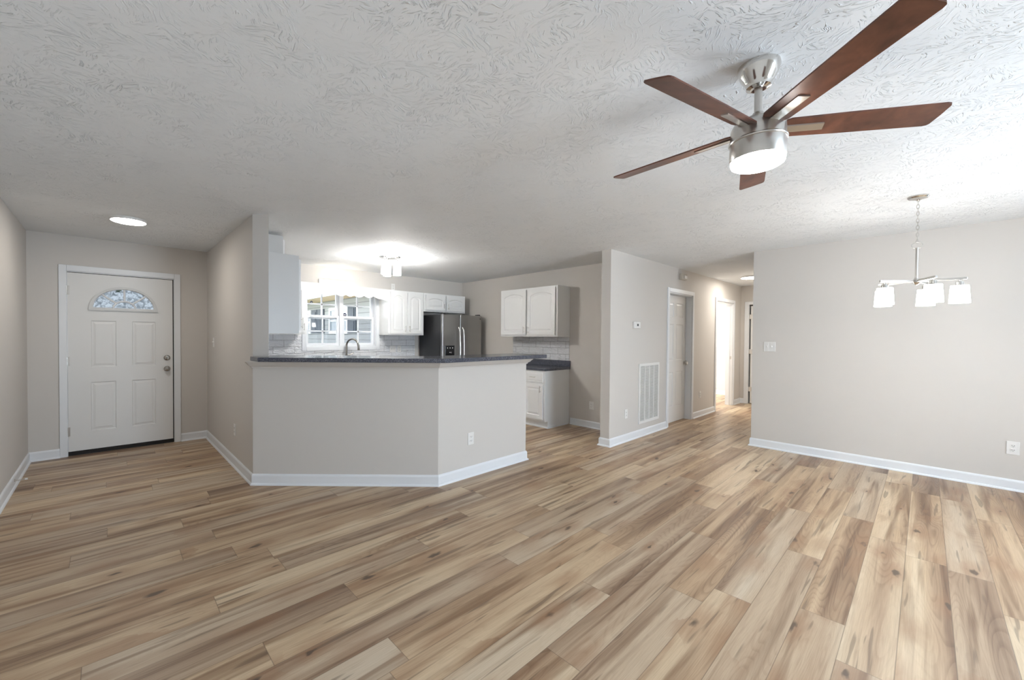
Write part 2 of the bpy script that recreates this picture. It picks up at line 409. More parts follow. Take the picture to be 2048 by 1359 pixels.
def floor_mesh():
    rnd = random.Random(11)
    known = {0: [3.712], 1: [2.277], 2: [4.19], 3: [3.236], 4: [2.43], 5: [2.258], 6: [1.414], 7: [1.95], 8: [2.446], 9: [2.538], 10: [1.80], 11: [.50], 12: [2.56], 13: [-.086], 14: [.40], 15: [.76], -1: [3.66], -2: [4.88], 21: [.39], 22: [-.01]}
    tones = {(0, 0): .75}
    bm = bmesh.new(); uvl = bm.loops.layers.uv.new('plank_uv'); cl = bm.loops.layers.float_color.new('plank_rand'); fl = bm.faces.layers.float.new('plank_len')
    y0, k0 = -.108, -22
    for k in range(k0, 46):
        ya = y0+k*PW; yb = ya+PW
        if yb < YB-.1 or ya > YF+.05: continue
        x = (known.get(k, [rnd.uniform(0, PL)])[0]) % PL - PL*2
        prev = .5
        while x < 11.3:
            xa, xb = x, x+PL; x = xb
            a, b = max(xa, XL-.1), min(xb, 11.2)
            tn = rnd.random()
            while abs(tn-prev) < .18: tn = rnd.random()
            prev = tn
            rr = (rnd.random(), rnd.random(), tn, 1)
            if b <= a: continue
            yc, yd = max(ya, YB-.1), min(yb, YF+.02)
            f = bm.faces.new([bm.verts.new(p) for p in ((a, yc, 0), (b, yc, 0), (b, yd, 0), (a, yd, 0))])
            f[fl] = PL
            for lp in f.loops:
                lp[uvl].uv = (lp.vert.co.x-xa, lp.vert.co.y-ya); lp[cl] = rr
    # underside so the floor is a slab
    me = bpy.data.meshes.new('floor'); bm.to_mesh(me); bm.free(); me.materials.append(MAT['floor'])
    o = bpy.data.objects.new('floor', me); COL.objects.link(o); return tag(o, 'pale oak plank floor with dark knots', kind='structure')
floor_mesh()
m = MB(); m.box(XL-.12, 11.2, YB-.15, YF+.15, H, H+.1); struct(m, 'ceiling', 'ceiling')

def wall_rects(mb, axis, c0, c1, a0, a1, holes):
    """wall slab between c0..c1 on the axis across, running a0..a1, with rectangular holes (a0,a1,z0,z1)"""
    xs = sorted({a0, a1, *[h[0] for h in holes], *[h[1] for h in holes]})
    for xa, xb in zip(xs, xs[1:]):
        zs = [(0, H)]
        for h in holes:
            if h[0] <= xa+1e-6 and h[1] >= xb-1e-6:
                zs = [q for z in zs for q in ((z[0], h[2]), (h[3], z[1])) if q[1]-q[0] > 1e-6]
        for za, zb in zs:
            if axis == 'y': mb.box(xa, xb, c0, c1, za, zb)
            else: mb.box(c0, c1, xa, xb, za, zb)
    bmesh.ops.remove_doubles(mb.bm, verts=mb.bm.verts, dist=1e-5)
    return mb
m = MB(); m.box(XL-.12, XL, YB-.15, YF+.15, 0, H); struct(m, 'wall_left', 'paint')
DO = (-.345, .632, 0, 2.055); WO = (2.245, 3.415, 1.185, 2.10)
struct(wall_rects(MB(), 'y', YF, YF+.15, XL, KX+.12, [DO, WO]), 'wall_front', 'paint')
m = MB(); m.prism([(XS, YF), (XS, CP[1]), (1.078, 3.975), (1.078, YF)], 0, H); struct(m, 'wall_partition', 'paint')
m = MB(); m.prism([(1.078, 3.975), PP, EP, (3.418, 3.064), (2.261, 3.064), (1.078, 4.137)], 0, 1.123); struct(m, 'wall_peninsula', 'paint')
m = MB(); m.box(KX, KX+.12, HY+.125, YF, 0, H); struct(m, 'wall_kitchen_right', 'paint')
D2 = (6.285, 7.195, 0, 2.05); D3 = (8.36, 9.36, 0, 2.05)
struct(wall_rects(MB(), 'y', HY, HY+.125, HX, XE+.12, [D2, D3]), 'wall_hall_left', 'paint')
D4 = (1.60, 2.47, 0, 2.05)
struct(wall_rects(MB(), 'x', XE, XE+.12, 1.463, HY, [D4]), 'wall_hall_end', 'paint')
struct(wall_rects(MB(), 'x', XR, XR+.12, YB-.15, 1.463, [(-3.3, -1.3, .03, 2.1)]), 'wall_right', 'paint')
m = MB(); m.box(XR+.12, XE+.12, 1.343, 1.463, 0, H); struct(m, 'wall_hall_right', 'paint')
struct(wall_rects(MB(), 'y', YB-.15, YB, XL, XR, [(2.1, 3.7, .65, 2.16)]), 'wall_back', 'paint')
# bedroom off the hall
m = MB(); m.box(10.95, 11.07, HY+.125, 5.5, 0, H); m.box(XE+.12, 11.07, HY, HY+.125, 0, H); struct(m, 'wall_bedroom_right', 'paint')
struct(wall_rects(MB(), 'y', 5.5, 5.62, 7.6, 11.07, [(8.6, 10.2, .7, 2.1)]), 'wall_bedroom_back', 'paint')
m = MB(); m.box(7.48, 7.6, HY+.125, 5.62, 0, H); struct(m, 'wall_bedroom_left', 'paint')
# dark closet behind the hall-end door
m = MB(); m.box(XE+.9, XE+1.0, 1.2, 2.6, 0, H); m.box(XE+.12, XE+.9, 1.2, 1.3, 0, H); m.box(XE+.12, XE+.9, 2.56, 2.6, 0, H); struct(m, 'wall_closet_back', 'paint')

# baseboards with shoe moulding
BP = [(0, 0), (.026, 0), (.025, .008), (.020, .016), (.013, .019), (.013, .082), (.010, .092), (.004, .1), (0, .1)]
def base(name, segs):
    m = MB()
    for (p0, p1, n, e0, e1) in segs: m.profile(BP, (*p0, 0), (*p1, 0), (*n, 0), e0, e1)
    struct(m, 'baseboard_'+name, 'white')
DN = (-.67171, -.74081)
base('left', [((XL, YB), (XL, YF), (1, 0), 0, -1)])
base('front_left', [((XL, YF), (-.392, YF), (0, -1), -1, 0)])
base('front_right', [((.686, YF), (XS, YF), (0, -1), 0, -1)])
base('partition', [((XS, YF), CP, (-1, 0), -1, .443)])
base('peninsula', [(CP, PP, DN, .443, .386), (PP, EP, (0, -1), .386, 1), (EP, (3.418, 3.064), (1, 0), 1, 1), ((3.418, 3.064), (2.9, 3.064), (0, 1), 1, 0)])
base('hall_left', [((KX, HY+.125), (HX, HY+.125), (0, 1), -1, 1), ((HX, HY+.125), (HX, HY), (-1, 0), 1, 1), ((HX, HY), (6.222, HY), (0, -1), 1, 0), ((7.258, HY), (8.297, HY), (0, -1), 0, 0), ((9.423, HY), (XE, HY), (0, -1), 0, -1)])
base('kitchen_right', [((KX, 3.70), (KX, HY+.125), (-1, 0), 0, -1)])
base('hall_end', [((XE, HY), (XE, 2.533), (-1, 0), -1, 0)])
base('right', [((XR, 1.463), (XR, -1.24), (-1, 0), 1, 0)])
base('hall_right', [((XR, 1.463), (XE, 1.463), (0, 1), 1, -1)])
base('bedroom_right', [((10.95, 5.5), (10.95, HY+.125), (-1, 0), -1, -1)])

# crown under the bar (painted like the wall) 
CR = [(0, 1.06), (.010, 1.06), (.013, 1.072), (.030, 1.083), (.042, 1.098), (.05, 1.106), (.056, 1.112), (.056, 1.1235), (0, 1.1235)]
m = MB(); m.profile(CR, (XS, 4.125, 0), (*CP, 0), (-1, 0, 0), 0, .443)
m.profile(CR, (*CP, 0), (*PP, 0), (*DN, 0), .443, .386); m.profile(CR, (*PP, 0), (*EP, 0), (0, -1, 0), .386, 1); m.profile(CR, (*EP, 0), (3.418, 3.064, 0), (1, 0, 0), 1, 0)
struct(m, 'trim_1', 'paint')

def casing(mb, x0, x1, z1, y, wd=.06, th=.018, z0=0, sill=False):
    """flat-with-bead casing round an opening in a wall at plane y, room on the -y side (local coords)"""
    for a, b in ((x0-wd, x0), (x1, x1+wd)): mb.box(a, b, y-th, y, z0-(wd if sill else 0), z1+wd, .004)
    mb.box(x0, x1, y-th, y, z1, z1+wd, .004)
    if sill: mb.box(x0, x1, y-th, y, z0-wd, z0, .004)
    return mb

# ------------------------------------------------------------------ front door
m = MB(); casing(m, -.333, .623, 2.052, YF, wd=.062)
for a, b in ((-.345, -.330), (.617, .632)): m.box(a, b, YF, YF+.15, 0, 2.055)
m.box(-.345, .632, YF, YF+.15, 2.043, 2.055)
d1 = struct(m, 'door_1', 'white', 'white front entry door with half-round fanlight in white casing')
def hellipse(cx, z0, a, b, n=24, off=0):
    return [(cx-a, z0), (cx+a, z0)]+[(cx+a*math.cos(PI*i/n), z0+b*math.sin(PI*i/n)) for i in range(1, n)]
m = MB(); lx = -.328
pn = [(-.139-lx, .075-lx, .982-.05, 1.51-.05, 0, .009, .02), (.218-lx, .437-lx, .982-.05, 1.51-.05, 0, .009, .02),
      (-.145-lx, .071-lx, .257-.05, .812-.05, 0, .009, .02), (.214-lx, .436-lx, .257-.05, .812-.05, 0, .009, .02)]
fc, fz = .149, 1.628
panel_slab(m, .934, 1.986, .044, pn, [hellipse(fc-lx, fz+.03-.05, .275, .225)])
m.bm.transform(Matrix.Translation((lx, YF+.006, .05))); leaf = m.build('door_leaf', 'doorw', d1)
def ring_prism(mb, outer, inner, y0, y1, bev=0):
    tb = bmesh.new(); L = []
    for y in (y0, y1):
        for pts in (outer, inner): L.append([tb.verts.new((x, y, z)) for x, z in pts])
    k = len(outer)
    for i in range(k):
        j = (i+1) % k
        tb.faces.new((L[0][i], L[0][j], L[1][j], L[1][i])); tb.faces.new((L[2][i], L[2][j], L[3][j], L[3][i]))
        tb.faces.new((L[0][i], L[0][j], L[2][j], L[2][i])); tb.faces.new((L[1][i], L[1][j], L[3][j], L[3][i]))
    bmesh.ops.recalc_face_normals(tb, faces=tb.faces); mb.merge(tb)
m = MB(); ring_prism(m, hellipse(fc, fz, .310, .281), hellipse(fc, fz+.026, .277, .229), YF-.016, YF+.012)
fr = m.build('fanlight_frame', 'ring', leaf)
m = MB()
zb = fz+.028
def spoke(a0):
    c, s_ = math.cos(a0), math.sin(a0)
    m.tube([(fc+.10*c, YF+.012, zb+.085*s_), (fc+.282*c, YF+.012, zb+.232*s_)], .011, 8)
for a0 in (PI/2, PI*.245, PI*.755): spoke(a0)
m.tube([(fc+.10*math.cos(PI*i/14), YF+.012, zb+.085*math.sin(PI*i/14)) for i in range(15)], .011, 8)
m.tube([(fc-.277, YF+.012, zb), (fc+.277, YF+.012, zb)], .008, 8)
m.tube([(fc+.274*math.cos(PI*i/24), YF+.012, zb+.226*math.sin(PI*i/24)) for i in range(25)], .006, 8)
m.build('fanlight_muntin', 'white', leaf)
m = MB(); m.prism([(0, 0), (1, 0), (0, 1)], 0, 1); m.bm.clear()
tb = bmesh.new(); tb.faces.new([tb.verts.new((x, YF+.028, z)) for x, z in hellipse(fc, fz+.03, .272, .224)]); m.merge(tb)
m.build('fanlight_glass', 'leaded', leaf)
def knob(name, x, z, parent, big):
    m = MB(); P = (x, YF+.006, z)
    if big: m.lathe([(0, 0), (.033, 0), (.034, .006), (.014, .012), (.012, .028), (.026, .036), (.030, .048), (.026, .06), (.012, .066), (0, .067)], P, 28, (0, -1, 0))
    else: m.lathe([(0, 0), (.032, 0), (.033, .008), (.027, .016), (.020, .018), (.020, .024), (0, .026)], P, 28, (0, -1, 0)); m.box(x-.004, x+.004, YF-.042, YF-.018, z-.016, z+.016, .002)
    m.build(name, 'faucet', parent, True)
knob('deadbolt', .547, 1.068, leaf, False); knob('door_knob', .547, .932, leaf, True)
for z in (1.84, 1.055, .272):
    m = MB(); m.cyl((-.331, YF-.004, z-.05), (-.331, YF-.004, z+.05), .007); m.box(-.334, -.312, YF+.001, YF+.007, z-.05, z+.05); m.build('hinge', 'nickel', d1)
m = MB(); m.box(-.33, .617, YF+.004, YF+.06, .006, .048); m.build('bottom_gap_shade', 'darkgap', d1)  # dark strip standing in for the shaded gap under the leaf
m = MB(); m.box(.604, .6175, YF+.02, YF+.03, .05, 2.043); m.box(-.33, .6175, YF+.02, YF+.03, 2.034, 2.0435); m.build('gap_shade_strip', 'darkgap', d1)  # dark strips standing in for shade in the side and top gaps
m = MB(); m.box(-.345, .632, YF+.06, YF+.17, 0, .02); m.build('threshold', 'steel', d1)

# ------------------------------------------------------------------ hall doors
m = MB(); casing(m, D2[0], D2[1], D2[3], HY, wd=.062)
for a, b in ((D2[0], D2[0]+.014), (D2[1]-.014, D2[1])): m.box(a, b, HY, HY+.125, 0, D2[3])
m.box(D2[0], D2[1], HY, HY+.125, D2[3]-.014, D2[3])
d2 = struct(m, 'door_2', 'white', 'white six-panel closet door set deep in the hall wall')
m = MB(); W2, H2 = .874, 2.015
st, mid = .115, .10; xa, xb = st, (W2-mid)/2; xc, xd = (W2+mid)/2, W2-st
pn = [(a, b, z0, z1, 0, .008, .02) for a, b in ((xa, xb), (xc, xd)) for z0, z1 in ((.24, .80), (.98, 1.56), (1.67, 1.90))]
panel_slab(m, W2, H2, .035, pn); m.bm.transform(Matrix.Translation((D2[0]+.016, HY+.088, .012))); l2 = m.build('door_leaf', 'doorw', d2)
m = MB(); m.lathe([(0, 0), (.03, 0), (.031, .006), (.013, .012), (.012, .026), (.025, .034), (.029, .046), (.024, .058), (0, .064)], (D2[1]-.075, HY+.088, .94), 24, (0, -1, 0)); m.build('door_knob', 'nickel', l2, True)
m = MB(); m.box(D2[1]-.018, D2[1]-.012, HY+.07, HY+.10, .90, .98); m.build('strike_plate', 'nickel', d2)

m = MB(); casing(m, D3[0], D3[1], D3[3], HY, wd=.062)
for a, b in ((D3[0], D3[0]+.014), (D3[1]-.014, D3[1])): m.box(a, b, HY, HY+.125, 0, D3[3])
m.box(D3[0], D3[1], HY, HY+.125, D3[3]-.014, D3[3]); m.box(D3[1]-.026, D3[1]-.014, HY+.05, HY+.085, 0, D3[3]-.014)
d3 = struct(m, 'door_3', 'white', 'open white doorway to the bright bedroom off the hall')
m = MB(); m.box(D3[1]-.0165, D3[1]-.013, HY+.02, HY+.048, .93, .99); m.build('strike_plate', 'nickel', d3)

m = MB()
for a, b in ((D4[0]-.062, D4[0]), (D4[1], D4[1]+.062)): m.box(XE-.018, XE, a, b, 0, D4[3]+.062, .004)
m.box(XE-.018, XE, D4[0], D4[1], D4[3], D4[3]+.062, .004)
for a, b in ((D4[0], D4[0]+.014), (D4[1]-.014, D4[1])): m.box(XE, XE+.12, a, b, 0, D4[3])
d4 = struct(m, 'door_4', 'white', 'white door at the end of the hall')
m = MB(); panel_slab(m, .80, 2.01, .035, [(.1, .35, .24, .8, 0, .008, .02), (.45, .7, .24, .8, 0, .008, .02), (.1, .35, .98, 1.56, 0, .008, .02), (.45, .7, .98, 1.56, 0, .008, .02), (.1, .35, 1.67, 1.9, 0, .008, .02), (.45, .7, 1.67, 1.9, 0, .008, .02)])
m.bm.transform(Matrix.Translation((XE+.03, 2.43, .012)) @ Matrix.Rotation(-PI/2, 4, 'Z')); l4 = m.build('door_leaf', 'doorw', d4)
for z in (1.8, 1.08, .30):
    m = MB(); m.cyl((XE+.022, 2.443, z-.05), (XE+.022, 2.443, z+.05), .009); m.box(XE+.015, XE+.03, 2.40, 2.456, z-.045, z+.045); m.build('hinge', 'nickel', d4)

# ------------------------------------------------------------------ kitchen window
m = MB(); casing(m, WO[0], WO[1], WO[3], YF, wd=.066, th=.02, z0=WO[2], sill=True)
for a, b in ((WO[0], WO[0]+.012), (WO[1]-.012, WO[1])): m.box(a, b, YF, YF+.15, WO[2], WO[3])
m.box(WO[0], WO[1], YF, YF+.15, WO[2], WO[2]+.014); m.box(WO[0], WO[1], YF, YF+.15, WO[3]-.012, WO[3])
m.box(2.786, 2.838, YF+.02, YF+.13, WO[2], WO[3])
w1 = struct(m, 'window_1', 'white', 'white double-hung kitchen window pair behind the sink')
def sash(x0, x1, z0, z1, y, zm, lower):
    m = MB(); f = .038; t_ = .03
    m.box(x0, x0+f, y, y+t_, z0, z1); m.box(x1-f, x1, y, y+t_, z0, z1); m.box(x0+f, x1-f, y, y+t_, z0, z0+f); m.box(x0+f, x1-f, y, y+t_, z1-f, z1)
    s_ = m.build('sash', 'white', w1)
    m = MB(); xm = (x0+x1)/2; m.box(xm-.011, xm+.011, y+.006, y+.024, z0+f, z1-f); m.box(x0+f, x1-f, y+.006, y+.024, zm-.011, zm+.011); m.build('muntin', 'white', s_)
    m = MB(); m.box(x0+f, x1-f, y+.013, y+.017, z0+f, z1-f); m.build('glass_pane', 'glass', s_)
    if lower:
        m = MB(); m.box(x0+.01, x1-.01, YF+.128, YF+.129, z0, z1); m.build('insect_screen', 'screen', w1)
for x0, x1 in ((2.257, 2.786), (2.838, 3.403)):
    sash(x0, x1, 1.62, 2.09, YF+.085, 1.852, False); sash(x0, x1, 1.20, 1.678, YF+.05, 1.426, True)
def sticker(x, z, r, label):
    s_ = thing('security_sticker', (x, YF+.096, z), 0, label, 'sticker')
    m = MB(); m.cyl((0, 0, 0), (0, -.0015, 0), r, seg=20); m.build('disc', 'sticker', s_)
    m = MB(); m.box(-r*.55, r*.55, -.0022, -.0015, -r*.18, r*.18); m.build('print', 'stickerw', s_)
sticker(2.905, 1.70, .030, 'round dark sticker low on the right upper window pane')
sticker(2.36, 1.875, .022, 'small dark sticker on the left upper window pane')

# unseen living room window behind the camera, and an added patio door
def plain_window(name, x0, x1, z0, z1, cols):
    m = MB()
    f = .05
    m.box(x0, x0+f, YB-.1, YB-.03, z0, z1); m.box(x1-f, x1, YB-.1, YB-.03, z0, z1); m.box(x0, x1, YB-.1, YB-.03, z0, z0+f); m.box(x0, x1, YB-.1, YB-.03, z1-f, z1)
    for i in range(1, cols):
        xm = x0+(x1-x0)*i/cols; m.box(xm-.03, xm+.03, YB-.1, YB-.03, z0, z1)
    for a, b, c, d in ((x0-.06, x0, z0-.06, z1+.06), (x1, x1+.06, z0-.06, z1+.06), (x0, x1, z1, z1+.06), (x0, x1, z0-.06, z0)):
        m.box(a, b, YB, YB+.018, max(c, 0), d)
    o = struct(m, name, 'white')
    m = MB(); m.box(x0+f, x1-f, YB-.068, YB-.064, z0+f, z1-f); m.build('glass_pane', 'glass', o)
plain_window('window_2', 2.1, 3.7, .65, 2.16, 2)
m = MB(); pa, pb, pz0, pz1, f = -3.3, -1.3, .03, 2.1, .05  # added patio door, unseen, set in the right wall for its light
for a, b in ((pa, pa+f), (pb-f, pb), ((pa+pb)/2-.04, (pa+pb)/2+.04)): m.box(XR+.03, XR+.1, a, b, pz0, pz1)
m.box(XR+.03, XR+.1, pa, pb, pz0, pz0+f); m.box(XR+.03, XR+.1, pa, pb, pz1-f, pz1)
for a, b, c, d in ((pa-.06, pa, 0, pz1+.06), (pb, pb+.06, 0, pz1+.06), (pa, pb, pz1, pz1+.06)): m.box(XR-.018, XR, a, b, c, d)
o = struct(m, 'window_3', 'white'); m = MB(); m.box(XR+.064, XR+.068, pa+f, pb-f, pz0+f, pz1-f); m.build('glass_pane', 'glass', o)

# ------------------------------------------------------------------ bar counter and kitchen surfaces
m = MB(); m.prism([(.960, 4.118), (.962, 3.874), (2.167, 2.783), (3.575, 2.783), (3.600, 2.808), (3.600, 3.244), (2.331, 3.244), (1.0785, 4.38), (1.0785, 3.9745), (.9705, 4.072), (.9705, 4.118)], 1.124, 1.162, .004)
tag(m.build('bar_countertop', 'laminate'), 'speckled charcoal laminate bar top running along the beige peninsula wall', 'countertop')
m = MB(); m.box(4.733, KX-.001, 3.708, 4.93, .855, .893, .004); m.box(KX-.022, KX-.001, 3.708, 4.93, .893, .985, .003)
tag(m.build('countertop', 'laminate'), 'short charcoal countertop with backsplash lip on the base cabinet beyond the bar end', 'countertop')
m = MB()
m.box(1.10, 4.20, 5.70, 5.80, .875, .913); m.box(1.10, 2.46, 5.80, YF-.001, .875, .913); m.box(3.24, 4.20, 5.80, YF-.001, .875, .913); m.box(2.46, 3.24, 6.20, YF-.001, .875, .913)
skt = tag(m.build('countertop', 'laminate'), 'charcoal sink countertop along the kitchen window wall', 'countertop')
m = MB(); m.box(2.46, 3.24, 5.80, 6.20, .72, .735)
for a, b, c, d in ((2.455, 2.465, 5.80, 6.20), (3.235, 3.245, 5.80, 6.20), (2.455, 3.245, 5.795, 5.805), (2.455, 3.245, 6.195, 6.205)): m.box(a, b, c, d, .72, .915)
m.build('sink_basin', 'steel', skt)
def trimbox(name, boxes):
    m = MB()
    for b in boxes: m.box(*b)
    struct(m, name, 'tile')
trimbox('trim_2', [(KX-.009, KX, 3.735, 4.92, .986, 1.36)])
trimbox('trim_3', [(1.087, 2.178, YF-.009, YF, .914, 1.372), (2.178, 3.482, YF-.009, YF, .914, 1.118), (3.482, 4.21, YF-.009, YF, .914, 1.372)])
trimbox('trim_4', [(1.0785, 1.087, 3.995, YF, 1.1635, 1.372)])

# ------------------------------------------------------------------ cabinets
def bar_pull(parent, x, z0, z1, y):
    m = MB(); m.cyl((x, y-.03, z0), (x, y-.03, z1), .005, seg=12)
    for z in (z0+.018, z1-.018): m.cyl((x, y, z), (x, y-.03, z), .004, seg=10)
    m.build('bar_pull', 'nickel', parent, True)
def cab_door(root, x0, x1, z0, z1, pull, rise, name='door', y=-.025):
    m = MB(); w_, h_ = x1-x0, z1-z0; f = .056
    panel_slab(m, w_, h_, .018, [(f, w_-f, f, h_-f, rise, .007, .02)])
    m.bm.transform(Matrix.Translation((x0, y, z0))); d = m.build(name, 'cab', root)
    if pull: bar_pull(d, pull[0], pull[1], pull[2], y)
    return d
def upper(loc, rz, w_, h_, d, label, doors, rise, pulls, group=None, side='cab'):
    r = thing('wall_cabinet', loc, rz, label, 'cabinet', group)
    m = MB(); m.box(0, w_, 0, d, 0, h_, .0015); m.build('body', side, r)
    n = doors; g = .034; ws = (w_-g*(n+1))/n if n > 1 else w_-2*.022
    for i in range(n):
        x0 = g+i*(ws+g) if n > 1 else .022; x1 = x0+ws
        px = x1-.028 if pulls[i] == 'r' else x0+.028
        cab_door(r, x0, x1, .028, h_-.03, (px, .055, .055+.105), rise)
    return r
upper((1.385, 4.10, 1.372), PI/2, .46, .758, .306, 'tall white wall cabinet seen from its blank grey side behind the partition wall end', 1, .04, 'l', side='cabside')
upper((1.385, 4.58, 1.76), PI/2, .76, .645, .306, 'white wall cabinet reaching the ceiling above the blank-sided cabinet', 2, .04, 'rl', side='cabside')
upper((1.40, 6.016, 1.372), 0, .74, .758, .319, 'white wall cabinet left of the kitchen window', 1, .04, 'r')
upper((3.472, 6.016, 1.372), 0, .715, .758, .319, 'two-door white wall cabinet between the kitchen window and the refrigerator', 2, .05, 'rl')
upper((4.19, 6.016, 1.80), 0, .97, .33, .319, 'short two-door white wall cabinet above the refrigerator', 2, .035, 'rl')
upper((5.04, 4.92, 1.36), -PI/2, 1.19, .782, .319, 'two-door white wall cabinet with arched panels on the wall right of the refrigerator', 2, .05, 'rl')
def base_cab(loc, rz, w_, d, h_, label, cols, group=None):
    r = thing('base_cabinet', loc, rz, label, 'cabinet', group)
    m = MB(); m.box(0, w_, 0, d, .105, h_, .0015); m.box(.0, w_, .07, d, 0, .106); m.build('body', 'cab', r)
    m = MB(); m.box(0, w_, .058, .07, 0, .018); m.box(w_, w_+.01, .06, d-.05, 0, .018); m.build('shoe_moulding', 'white', r)
    ws = (w_-.03*(cols+1))/cols
    for i in range(cols):
        x0 = .03+i*(ws+.03); x1 = x0+ws
        cab_door(r, x0, x1, .135, h_-.20, (x0+.03, h_-.32, h_-.22) if i % 2 else (x1-.03, h_-.32, h_-.22), 0)
        m = MB(); panel_slab(m, ws, .145, .018, [(.012, ws-.012, .012, .133, 0, .003, .008)]); m.bm.transform(Matrix.Translation((x0, -.019, h_-.17))); dr = m.build('drawer', 'cab', r)
        m = MB(); xc = (x0+x1)/2; m.cyl((xc-.05, -.05, h_-.098), (xc+.05, -.05, h_-.098), .005, seg=12)
        for q in (-.035, .035): m.cyl((xc+q, -.019, h_-.098), (xc+q, -.05, h_-.098), .004, seg=10)
        m.build('bar_pull', 'nickel', dr, True)
    return r
base_cab((4.755, 4.92, 0), -PI/2, 1.19, .604, .855, 'white base cabinet under the short charcoal countertop beyond the bar', 3)
for x0, w_, lb in ((1.12, 1.2, 'white base cabinet left of the sink'), (2.33, 1.0, 'white base cabinet under the sink'), (3.34, .86, 'white base cabinet between the sink and the refrigerator')):
    r = thing('base_cabinet', (x0, 5.725, 0), 0, lb, 'cabinet')
    m = MB(); m.box(0, w_, 0, .6, .105, .715 if 'under' in lb else .874); m.box(0, w_, .07, .6, 0, .106); m.build('body', 'cab', r)
    for i in range(2):
        a = .03+i*(w_-.03)/2; cab_door(r, a, a+(w_-.09)/2, .135, .84, (a+.03 if i else a+(w_-.09)/2-.03, .7, .8), 0)

# scalloped valance between the two cabinets over the sink
m = MB(); x0, x1 = 2.142, 3.470; N = 96
def vz(x):
    u = abs((x-(x0+x1)/2)/((x1-x0)/2))
    z = 1.962-.03*max(0, (u-.80)/.20)
    for c, wd_, hh in ((.10, .10, .026), (.36, .12, .032), (.60, .13, .034)):
        d = abs(u-c)/wd_
        if d < 1: z += hh*(1-d)**1.4
    return z
tb = bmesh.new(); up_ = [(x1, 2.13), (x0, 2.13)]; pts = [(x0+(x1-x0)*i/N, vz(x0+(x1-x0)*i/N)) for i in range(N+1)]+up_
F = [tb.verts.new((x, 6.018, z)) for x, z in pts]; B = [tb.verts.new((x, 6.037, z)) for x, z in pts]
k = len(pts); tb.faces.new(F); tb.faces.new(B)
for i in range(k): tb.faces.new((F[i], F[(i+1) % k], B[(i+1) % k], B[i]))
bmesh.ops.recalc_face_normals(tb, faces=tb.faces); m.merge(tb)
tag(m.build('valance', 'cab'), 'white scalloped wooden valance spanning the cabinets above the kitchen window', 'valance')
# light strip behind the valance
r = thing('sink_light', (2.70, YF, 2.20), 0, 'bright light strip on the wall above the window valance', 'light')
m = MB(); m.box(-.27, .27, -.03, -.001, -.045, .035, .004); m.build('housing', 'plate', r)
m = MB(); m.cyl((-.24, -.045, .0), (.24, -.045, .0), .016, seg=16); m.build('lamp_tube', 'lampsink', r, True)

# faucet
r = thing('faucet', (2.85, 6.245, .913), 0, 'brushed nickel gooseneck kitchen faucet in front of the window', 'faucet')
m = MB(); m.lathe([(0, 0), (.03, 0), (.03, .01), (.022, .02), (.02, .09), (.016, .1), (0, .1)], (0, 0, 0), 24); m.build('base', 'faucet', r, True)
m = MB(); P = [(0, 0, .09), (0, 0, .28)]; dx, dy = .11, -.19; R_ = math.hypot(dx, dy)/2
for i in range(1, 15):
    a = PI*i/15*1.0; q = (1-math.cos(a))/2; P.append((dx*q, dy*q, .28+R_*math.sin(a)*1.0))
P += [(dx*1.02, dy*1.02, .25)]; m.tube(P, .0150, 14); m.build('spout', 'faucet', r, True)
m = MB(); m.lathe([(0, 0), (.017, 0), (.019, .01), (.0145, .085), (0, .085)], (dx*1.03, dy*1.03, .215), 18); m.build('spray_head', 'faucet', r, True)
m = MB(); m.tube([(.015, 0, .125), (.05, -.01, .135), (.12, -.02, .165)], [.010, .009, .006], 10); m.cyl((0, 0, .1), (0, 0, .14), .019); m.build('handle', 'faucet', r, True)

# ------------------------------------------------------------------ refrigerator
r = thing('refrigerator', (4.285, 5.586, 0), 0, 'side-by-side stainless steel refrigerator with black sides in the kitchen corner', 'refrigerator')
m = MB(); m.box(.004, .911, .062, .71, .03, 1.738, .006); m.build('case', 'black', r)
for nm, a, b in (('freezer_door', 0, .390), ('fridge_door', .398, .915)):
    m = MB(); m.box(a, b, 0, .056, .10, 1.742, .008); d = m.build(nm, 'steel', r)
    hx = a+.352 if nm == 'freezer_door' else a+.042
    m = MB(); z0, z1 = .55, 1.515
    m.tube([(hx, -.012, z0), (hx, -.045, z0+.05)]+[(hx, -.05-.012*math.sin(PI*i/10), z0+.06+(z1-z0-.12)*i/10) for i in range(11)]+[(hx, -.045, z1-.05), (hx, -.012, z1)], .013, 12)
    m.build('handle', 'chrome', d, True)
    if nm == 'freezer_door':
        m = MB(); m.box(.058, .262, -.006, .004, .86, 1.195, .003); dp = m.build('dispenser', 'blackg', d)
        for x_, xe, za, zc in ((.10, .114, 1.145, 1.162), (.155, .169, 1.145, 1.162), (.212, .226, 1.145, 1.162), (.15, .166, 1.07, 1.082), (.185, .190, 1.062, 1.085)):
            m = MB(); m.box(x_, xe, -.0075, -.0055, za, zc); m.build('icon', 'stickerw', dp)
    else:
        m = MB(); m.box(.87, .892, -.0015, .001, 1.675, 1.69); m.build('badge', 'darkgap', d)
m = MB(); m.box(.01, .905, .02, .07, .02, .10); m.build('kick_grille', 'black', r)
for a in (.02, .84):
    m = MB(); m.box(a, a+.055, .015, .10, 1.742, 1.762, .004); m.build('hinge_cover', 'black', r)
for a in (.05, .83):
    for b in (.1, .64):
        m = MB(); m.cyl((a, b, 0), (a, b, .035), .02); m.build('foot', 'black', r)

